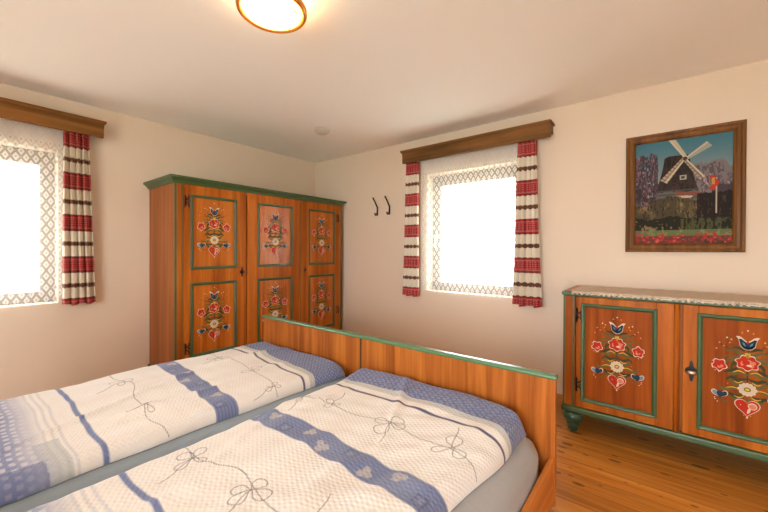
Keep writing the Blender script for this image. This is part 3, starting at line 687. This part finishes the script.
    mixm(band(n0, n0+.017), blue*1.1)
    for k in range(3): mixm(band(n0+.075+k*.022, n0+.084+k*.022)*.35, lt)
    mixm(band(n0+.09, n0+.16)*(AM > W*.72)*.6, (.38,.45,.47))
    gh = np.clip((b_-n0-.12)/.07, 0, 1); mixm(gh*.92, blue*1.25)
    dh = np.clip(1.6*np.sin(b_*2*PI/.024)+.9, 0, 1)*np.clip(2.0*np.sin(AM*2*PI/.042+np.floor(b_/.024+.25)*PI)+.5, 0, 1)
    mixm(gh*dh*.72, (.66,.68,.72)); mixm(gh*np.clip(np.sin(b_*2*PI/.19)*.35, 0, 1), (.70,.71,.74))
    mixm((b_ > n0+.15)*((AM > W*.86))*.7, blue)
    # line-drawn flowers
    D = np.full(A.shape, 9.0)
    for b0, sd, fl in bs['lines']:
        sp_ = spine(b0, sd); keep = []
        for fa, fr_, side in fl:
            i = int((fa-.02)/.96*60); i = max(0, min(60, i)); c = sp_[i]
            D = np.minimum(D, seg_dist(AM, b_, flower(c[0]*W, c[1]+side*.01, fr_, 4 if side > 0 else 3, sd+fa*5)))
            stem = [(c[0]*W+q*.05*side, c[1]+q*.13*side+.012*math.sin(q*6)) for q in np.linspace(0, 1, 10)]
            D = np.minimum(D, seg_dist(AM, b_, stem))
        D = np.minimum(D, seg_dist(AM, b_, [(p*W, q) for p, q in sp_]))
    mixm(np.clip(1.4-D/.0017, 0, 1)*.8, (.07,.065,.08))
    # ---- mesh
    vs = np.stack([X, Y, Z], -1).reshape(-1, 3)
    nv = len(vs); idx = np.arange(nv).reshape(NB, NA)
    q = np.stack([idx[:-1, :-1], idx[1:, :-1], idx[1:, 1:], idx[:-1, 1:]], -1).reshape(-1, 4)
    rim = list(idx[0, :])+list(idx[1:, -1])+list(idx[-1, -2::-1])+list(idx[-2:0:-1, 0])
    under = vs[rim].copy(); under[:, 2] = MT+.0055; vs2 = np.concatenate([vs, under])
    org = np.array([(x0+x1)/2, (y0+y1)/2, MT]); vs2 = vs2-org
    n = len(rim); faces = q.tolist()
    for k in range(n): k2 = (k+1) % n; faces.append([int(rim[k2]), int(rim[k]), nv+k, nv+k2][::-1])
    faces.append([nv+k for k in range(n)])
    me = bpy.data.meshes.new('duvet'); me.from_pydata(vs2.tolist(), [], faces); me.materials.append(M_duvet)
    ca_ = me.color_attributes.new('Col', 'FLOAT_COLOR', 'POINT')
    cc_ = np.ones((len(vs2), 4), dtype=np.float32); cc_[:nv, :3] = np.clip(col.reshape(-1, 3), 0, 1); cc_[nv:, :3] = (.6,.55,.47)
    ca_.data.foreach_set('color', cc_.ravel())
    uvl = me.uv_layers.new(name='UVMap'); li = np.empty(len(me.loops), dtype=np.int32); me.loops.foreach_get('vertex_index', li)
    UVv = np.zeros((len(vs2), 2)); UVv[:nv, 0] = AM.ravel(); UVv[:nv, 1] = BM.ravel(); uvl.data.foreach_set('uv', UVv[li].astype(np.float32).ravel())
    me.polygons.foreach_set('use_smooth', [True]*len(me.polygons)); me.update()
    o = bpy.data.objects.new('duvet', me); C.objects.link(o); o.location = org
    return tag(o, label, 'duvet', None)
make_duvet(1.205, 2.165, -1.548, -3.55, .062, 11, dict(far=.275, l1=.345, s0=.725, s1=.82, n=1.210,
           lines=[(.50, 1.0, [(.25, .05, 1), (.62, .06, -1), (.9, .04, 1)]), (1.02, 2.2, [(.3, .05, 1), (.75, .06, -1)])]),
           'cream and blue duvet on the left mattress, the one beside the wardrobe', .20, .065, -.0625, 0, .03)
make_duvet(2.285, 3.262, -1.548, -3.55, .068, 23, dict(far=.265, l1=.338, s0=.70, s1=.803, n=1.215,
           lines=[(.52, .3, [(.12, .045, 1), (.28, .05, -1), (.58, .075, 1), (.85, .06, -1)]), (1.04, 1.7, [(.2, .055, 1), (.5, .065, 1), (.75, .06, -1)])]),
           'cream and blue duvet on the right mattress, lying nearest the sideboard', .22, .092, .01, .02, .065)

# ------------------------------------------------------------------ pelmets, curtains, lace
def pelmet(ax, a0, a1, z0, z1, dep, mt, label):
    """board box over a window: lip on top, ogee face, returned ends"""
    s = -1 if ax == 'x' else 1      # direction into the room
    lip = .018; h = z1-z0
    o = thing('curtain_pelmet', ((a0+a1)/2, 0, z0) if ax == 'x' else (0, (a0+a1)/2, z0), label, 'pelmet', 'wooden pelmets over the windows')
    prof = [(dep-.046, z0), (dep-.024, z0), (dep-.022, z0+.012), (dep-.021, z0+h*.5), (dep-.019, z1-lip-.014), (dep-.008, z1-lip), (dep-.046, z1-lip)]
    ins = [.016, .016, .014, .014, .012, .004, .012]
    m = MB(); m.prism([(s*p, z) for p, z in prof], ax, a0, a1, inset=ins); m.build('fascia', mt, o, .0015)
    def bx(m, p0, p1, e0, e1, q0, q1): return m.box(p0, p1, e0, e1, q0, q1) if ax == 'x' else m.box(e0, e1, p0, p1, q0, q1)
    m = MB(); bx(m, a0, a1, s*.001, s*dep, z1-lip, z1); m.build('top_board', mt, o, .003)
    for c in (a0+.013, a1-.027):
        m = MB()
        pr = [(.001, z1-lip), (dep-.047, z1-lip), (dep-.047, z0), (dep-.075, z0+.012), (dep-.10, z0+.05), (.03, z0+.062), (.001, z0+.05)]
        m.prism([(s*p, z) for p, z in pr], ax, c, c+.014); m.build('end_bracket', mt, o, .001)
    m = MB(); y = s*.055
    p0, p1 = ((a0+.036, y, z0+.085), (a1-.036, y, z0+.085)) if ax == 'x' else ((y, a0+.036, z0+.085), (y, a1-.036, z0+.085))
    m.tube([p0, p1], .006) if ax == 'x' else m.tube([p0, p1], .006)
    m.build('curtain_rail', M_white, o)
    return o
PB = pelmet('x', 1.527, 2.998, 2.138, 2.268, .153, M_pelx, 'brown wooden pelmet over the back-wall window between the hooks and the picture')
PA = pelmet('y', -3.80, -2.317, 2.124, 2.256, .153, M_pely, 'brown wooden pelmet over the left-wall window, beside the wardrobe')

def cloth(name, ax, a0, a1, b0, b1, zt, zb, off, amp, pleats, m_, seed, nu=160, nv_=110, fullness=1.9, thick=.0012, scal=0, sag=0):
    """hanging cloth from a0..a1 at the top to b0..b1 at the bottom"""
    r = np.random.RandomState(seed); s = -1 if ax == 'x' else 1
    ph = np.cumsum(r.uniform(.6, 1.4, nu+1)); ph = ph/ph[-1]*pleats*2*PI
    am = 1+.2*np.sin(np.linspace(0, 9, nu+1)+seed)
    vs = []; fs = []; uvs = []
    for j in range(nv_+1):
        f = j/nv_
        for i in range(nu+1):
            u = i/nu
            w_ = (a0+(b0-a0)*f**1.3)*(1-u)+(a1+(b1-a1)*f**1.3)*u
            pw = math.sin(ph[i]+.5*math.sin(3*f+seed)) if pleats > 8 or not thick else 2*abs(math.sin(.5*(ph[i]+.4*math.sin(3*f+seed))))**.95-1
            d = off+amp*(.85+.15*f)*am[i]*pw+.004*math.sin(5*f+u*6)
            z = zt+(zb-zt)*f
            if scal and j >= nv_-3: z -= scal*abs(math.sin(u*(a1-a0)/.056*PI))*(j-nv_+3)/3
            z += sag*math.sin(ph[i]*.5)*f
            w2 = w_+.3*amp*math.cos(ph[i]) if pleats > 4 else w_
            vs.append((w2, s*d, z) if ax == 'x' else (s*d, w2, z)); uvs.append((u*(a1-a0)*fullness, z))
    for j in range(nv_):
        for i in range(nu): k = j*(nu+1)+i; fs.append((k, k+1, k+nu+2, k+nu+1))
    c = (a0+a1)/2; org = (c, s*off, zb) if ax == 'x' else (s*off, c, zb)
    o = MB().add(vs, fs, 0, True).build(name, m_, origin=org, fix=False)
    me = o.data; uvl = me.uv_layers.new(name='UVMap')
    for lp in me.loops: uvl.data[lp.index].uv = uvs[lp.vertex_index]
    if thick: q = o.modifiers.new('thick', 'SOLIDIFY'); q.thickness = thick; q.offset = 0
    return o
G = 'red striped curtains'
tag(cloth('curtain', 'x', 1.562, 1.712, 1.512, 1.722, 2.178, .742, .070, .027, 4.5, M_curt, 2, sag=.006), 'narrow red and cream striped curtain at the hook side of the back-wall window', 'curtain', G)
tag(cloth('curtain', 'x', 2.718, 2.880, 2.672, 2.938, 2.178, .752, .070, .027, 4.6, M_curt, 5, sag=.008), 'red and cream striped curtain of the back-wall window, on the side toward the picture', 'curtain', G)
tag(cloth('curtain', 'y', -2.575, -2.408, -2.580, -2.368, 2.178, .785, .070, .027, 4.5, M_curt, 8, sag=.008), 'red and cream striped curtain on the left wall, between lace and wardrobe', 'curtain', G)
tag(cloth('lace_curtain', 'x', 1.715, 2.76, 1.715, 2.76, 2.190, .815, .022, .004, 9, M_lace, 3, 200, 80, 1.15, 0, .02), 'sheer white lace curtain over the bright back-wall window', 'lace curtain', 'white lace curtains')
tag(cloth('lace_curtain', 'y', -3.60, -2.555, -3.60, -2.555, 2.185, .825, .022, .004, 9, M_lace, 4, 200, 80, 1.15, 0, .02), 'sheer white lace curtain over the left-wall window, cut by the picture edge', 'lace curtain', 'white lace curtains')

# ------------------------------------------------------------------ wall hooks
for hx, hz, lb in ((1.100, 1.63, 'black iron coat hook on the back wall, the one nearer the wardrobe'), (1.277, 1.632, 'black iron coat hook on the back wall, the one nearer the window curtain')):
    m = MB()
    m.box(hx-.009, hx+.009, -.006, -.001, hz-.005, hz+.095)
    m.tube([(hx, -.006, hz+.085), (hx, -.018, hz+.105), (hx, -.052, hz+.150), (hx, -.078, hz+.180), (hx, -.088, hz+.192)], [.008, .0085, .0078, .0078, .0095])
    m.tube([(hx, -.006, hz+.09), (hx, -.008, hz+.03), (hx, -.020, hz-.004), (hx, -.040, hz-.006), (hx, -.050, hz+.012), (hx, -.051, hz+.022)], [.007, .0085, .0085, .0085, .008, .010])
    tag(m.build('coat_hook', M_iron, origin=(hx, 0, hz)), lb, 'hook', 'coat hooks on the back wall')

# ------------------------------------------------------------------ picture of a windmill
PX0, PX1, PZ0, PZ1 = 3.485, 4.105, 1.215, 2.048
pic = thing('framed_picture', ((PX0+PX1)/2, 0, PZ0), 'brown wooden framed picture of a windmill behind trees and red flowers', 'picture')
fw = .058; c = ((PX0+PX1)/2, (PZ0+PZ1)/2)
prof = [(0, .002), (0, .026), (.006, .032), (.016, .030), (.024, .022), (.040, .020), (.048, .024), (.054, .020), (fw, .010), (fw, .002)]
vs = []; fs = []
for ins, h in prof: vs += [(PX0+ins, -h, PZ0+ins), (PX1-ins, -h, PZ0+ins), (PX1-ins, -h, PZ1-ins), (PX0+ins, -h, PZ1-ins)]
for j in range(len(prof)-1):
    for k in range(4): fs.append((j*4+k, j*4+(k+1) % 4, j*4+4+(k+1) % 4, j*4+4+k))
for k in range(4): fs.append((k, (k+1) % 4, (len(prof)-1)*4+(k+1) % 4, (len(prof)-1)*4+k))
MB().add(vs, fs).build('picture_frame', M_frame, pic, .001)
NX, NZ = 220, 300
S, Tt = np.meshgrid(np.linspace(0, 1, NX), np.linspace(0, 1, NZ))      # Tt from the top
def fbm(seed, fs_=(4, 9, 19, 41), ax=1., ay=1.):
    r = np.random.RandomState(seed); Z = np.zeros_like(S)
    for f in fs_:
        gx, gy = int(f*ax)+2, int(f*ay)+2; g_ = r.rand(gy+1, gx+1); u = S*(gx-.001); v = Tt*(gy-.001); i = u.astype(int); j = v.astype(int); fu = u-i; fv = v-j
        fu = fu*fu*(3-2*fu); fv = fv*fv*(3-2*fv)
        Z += (g_[j, i]*(1-fu)*(1-fv)+g_[j, i+1]*fu*(1-fv)+g_[j+1, i]*(1-fu)*fv+g_[j+1, i+1]*fu*fv)/f**.45
    return (Z-Z.min())/(Z.max()-Z.min())
def rgb(r, g, b): return np.array(lin(r, g, b)[:3])
img = np.empty(S.shape+(3,)); skyA, skyB = rgb(62,112,128), rgb(142,150,146)
k = np.clip(Tt/.45, 0, 1)[..., None]; img[:] = skyA*(1-k**1.5)+skyB*k**1.5
def lay(mask, c): 
    mk = mask.astype(float)[..., None]; img[:] = img*(1-mk)+np.asarray(c)*mk
n1, n2, n3 = fbm(1), fbm(2, (12, 30, 60)), fbm(3, (25, 60, 110), 2.0, .6)
# distant pale trees at right
lay((Tt > .30+.12*n1-.10*(S > .6)) & (S > .5), rgb(118,110,112)); lay((Tt > .30+.12*n1-.08) & (S > .5) & (n3 > .5), rgb(86,78,84)); lay((Tt > .36) & (S > .5) & (n3 > .72), rgb(160,140,140))
lay((S > .8) & (Tt > .40+.1*n2), rgb(70,62,66))
# mill body
bodyw = .13+.10*np.clip((Tt-.18)/.35, 0, 1)**1.3; body = (np.abs(S-.455) < bodyw) & (Tt > .16+.35*np.clip(np.abs(S-.47)-.10, 0, 1)) & (Tt < .55)
lay(body, rgb(44,38,38)); lay(body & (n3 > .55), rgb(58,48,46)); lay(body & (Tt > .40) & (n2 > .55), rgb(70,48,44))
lay((np.abs(S-.44) < .24) & (Tt > .46+.06*n1) & (Tt < .66), rgb(92,94,90)); lay((np.abs(S-.44) < .24) & (Tt > .47) & (Tt < .66) & (np.sin(Tt*170) > .3), rgb(70,74,72))
lay((np.abs(S-.54) < .08) & (np.abs(Tt-.555) < .012), rgb(180,170,150)); lay((np.abs(S-.52) < .035) & (np.abs(Tt-.37) < .022), rgb(165,158,140)); lay((np.abs(S-.52) < .018) & (np.abs(Tt-.37) < .012), rgb(60,60,60))
lay((S > .44) & (S < .70) & (np.abs(Tt-.52-.1*(S-.5)) < .018), rgb(120,72,62))
# left pinkish bare trees
lt_ = (S < .24+.05*n1-.10*np.abs(Tt-.35)) & (Tt > .05+.12*n2+.22*np.abs(S-.20))
lay(lt_ & (n3 > .30), rgb(66,58,66)); lay(lt_ & (n3 > .60), rgb(112,84,92)); lay(lt_ & (n3 > .80), rgb(146,112,116)); lay((S < .22) & (Tt > .45) & (n2 < .45), rgb(60,50,52))
# blades
def blade(x1_, t1, x0_, t0, w0, w1, cA, lat=True):
    asp = (PZ1-PZ0-2*fw)/(PX1-PX0-2*fw)
    dx, dt = x1_-x0_, (t1-t0)*asp; L_ = math.hypot(dx, dt); ux, ut = dx/L_, dt/L_
    al = (S-x0_)*ux+(Tt-t0)*asp*ut; ac = -(S-x0_)*ut+(Tt-t0)*asp*ux
    wd = w0+(w1-w0)*al/L_; mk = (al > 0) & (al < L_) & (ac > -wd*.25) & (ac < wd)
    lay(mk, cA)
    if lat: lay(mk & ((np.abs(np.mod(al, .045)-.0225) < .007) | (np.abs(ac-wd*.4) < .006)), np.asarray(cA)*.45)
    lay((al > 0) & (al < L_) & (np.abs(ac) < .008), rgb(190,182,160))
cbv = rgb(176,170,146)
blade(.36, -.02, .54, .195, .03, .055, cbv, False); blade(.76, .07, .54, .195, .03, .07, rgb(150,156,142), False)
blade(.34, .41, .54, .195, .03, .07, rgb(170,152,128)); blade(.73, .385, .54, .195, .03, .055, rgb(160,146,126))
lay(np.hypot(S-.54, (Tt-.195)*1.3) < .022, rgb(70,50,40))
# shrubs, hedge, lawn, tulips
hb = .60-.10*np.exp(-((S-.42)/.25)**2)+.06*n1
lay(Tt > hb, rgb(74,66,48)); lay((Tt > hb) & (n2 > .5), rgb(98,86,58)); lay((Tt > hb) & (n2 > .72), rgb(132,108,76)); lay((Tt > hb) & (n3 < .35), rgb(48,42,34))
lay((S > .66) & (Tt > .50+.06*n1) & (Tt < .90), rgb(40,34,32)); lay((S > .6) & (Tt > .56) & (Tt < .8) & (n3 > .72), rgb(74,60,52))
lay((Tt > .72+.06*n1) & (n2 < .62), rgb(38,36,28)); lay((Tt > .76) & (S > .5) & (n3 > .5), rgb(74,76,46))
lay((Tt > .865), rgb(92,104,68)); lay((Tt > .865) & (n2 > .6), rgb(110,122,78)); 
lay((Tt > .92+.0*S), rgb(96,58,48)); n4 = fbm(9, (30, 55), 1.4, 1.6)
lay((Tt > .895) & (Tt < .985) & (n4 > .56), rgb(158,50,46)); lay((Tt > .90) & (n4 > .78), rgb(196,92,80)); lay((Tt > .955) & (n4 < .3), rgb(60,52,40))
# flag
lay((np.abs(S-.845) < .006) & (Tt > .40) & (Tt < .72), rgb(176,168,150)); lay((np.abs(S-.825-.02*np.sin(Tt*60)) < .028) & (Tt > .38) & (Tt < .51), rgb(176,62,42)); lay((np.abs(S-.815) < .013) & (Tt > .40) & (Tt < .46), rgb(196,140,60))
ix0, ix1, iz0, iz1 = PX0+fw-.004, PX1-fw+.004, PZ0+fw-.004, PZ1-fw+.004
pv = np.stack([ix0+(ix1-ix0)*S, np.full_like(S, -.009), iz1-(iz1-iz0)*Tt], -1).reshape(-1, 3)-np.array(pic['_o'])
idx = np.arange(NX*NZ).reshape(NZ, NX); q = np.stack([idx[:-1, :-1], idx[1:, :-1], idx[1:, 1:], idx[:-1, 1:]], -1).reshape(-1, 4)
back = pv[[0, NX-1, NX*NZ-1, NX*(NZ-1)]].copy(); back[:, 1] += .006
me = bpy.data.meshes.new('picture_print'); me.from_pydata(np.concatenate([pv, back]).tolist(), [], q.tolist()+[[NX*NZ+i for i in range(4)]])
me.materials.append(M_canvas); ca_ = me.color_attributes.new('Col', 'FLOAT_COLOR', 'POINT')
cc_ = np.ones((NX*NZ+4, 4), dtype=np.float32); cc_[:NX*NZ, :3] = img.reshape(-1, 3); ca_.data.foreach_set('color', cc_.ravel())
o = bpy.data.objects.new('picture_print', me); C.objects.link(o); o.parent = pic

# ------------------------------------------------------------------ ceiling lamp and detector
lx, ly = 2.285, -2.205
lamp = thing('ceiling_lamp', (lx, ly, H), 'round lit ceiling lamp with an amber rim', 'lamp')
MB().lathe((lx, ly, H), [(.095, -.001), (.10, -.03), (.095, -.05), (.05, -.055)], 40).build('base_plate', M_white, lamp)
def ringl(prof, n=64):
    m = MB(); vs = []; fs = []
    for r, h in prof:
        for k in range(n): a = 2*PI*k/n; vs.append((lx+r*math.cos(a), ly+r*math.sin(a), H+h))
    P_n = len(prof)
    for j in range(P_n):
        for k in range(n): fs.append((j*n+k, j*n+(k+1) % n, ((j+1) % P_n)*n+(k+1) % n, ((j+1) % P_n)*n+k))
    return m.add(vs, fs, 0, True)
ringl([(.134, -.072), (.142, -.064), (.152, -.066), (.157, -.078), (.155, -.092), (.147, -.100), (.136, -.092)]).build('rim', M_gold, lamp)
gl_ = MB().lathe((lx, ly, H), [(.136, -.084), (.130, -.096), (.110, -.106), (.07, -.114), (.02, -.117), (.002, -.117)], 64).build('glass_shade', M_lampglass, lamp)
M_etch = mat('grey_etched_leaf', (.16,.13,.10,1), .5)
for i in range(7):
    a = -.9+i*.42; r = .05+.012*(i % 4)*2; px_, py_ = lx+r*math.cos(a), ly+r*math.sin(a); d = a+1.2+i
    zz = H-.1165+.035*(max(0, r-.03))**1.0
    MB().tube([(px_-.012*math.cos(d), py_-.012*math.sin(d), zz-.002), (px_, py_, zz-.0035), (px_+.012*math.cos(d), py_+.012*math.sin(d), zz-.002)], [.0008, .003, .0008], 6).build('leaf_decor', M_etch, lamp)
sx, sy = 1.073, -.833
M_det = mat('aged_plastic', (.60,.56,.49,1), .5)
sd = thing('smoke_detector', (sx, sy, H), 'small round pale smoke detector on the ceiling near the corner', 'smoke detector')
MB().lathe((sx, sy, H), [(.076, -.001), (.078, -.012), (.073, -.018), (.02, -.019)], 40).build('base_plate', M_det, sd)
MB().lathe((sx, sy, H), [(.064, -.0185), (.064, -.028), (.052, -.036), (.015, -.038), (.002, -.038)], 40).build('cover', M_det, sd)
for o in bpy.data.objects:
    if '_o' in o: del o['_o']
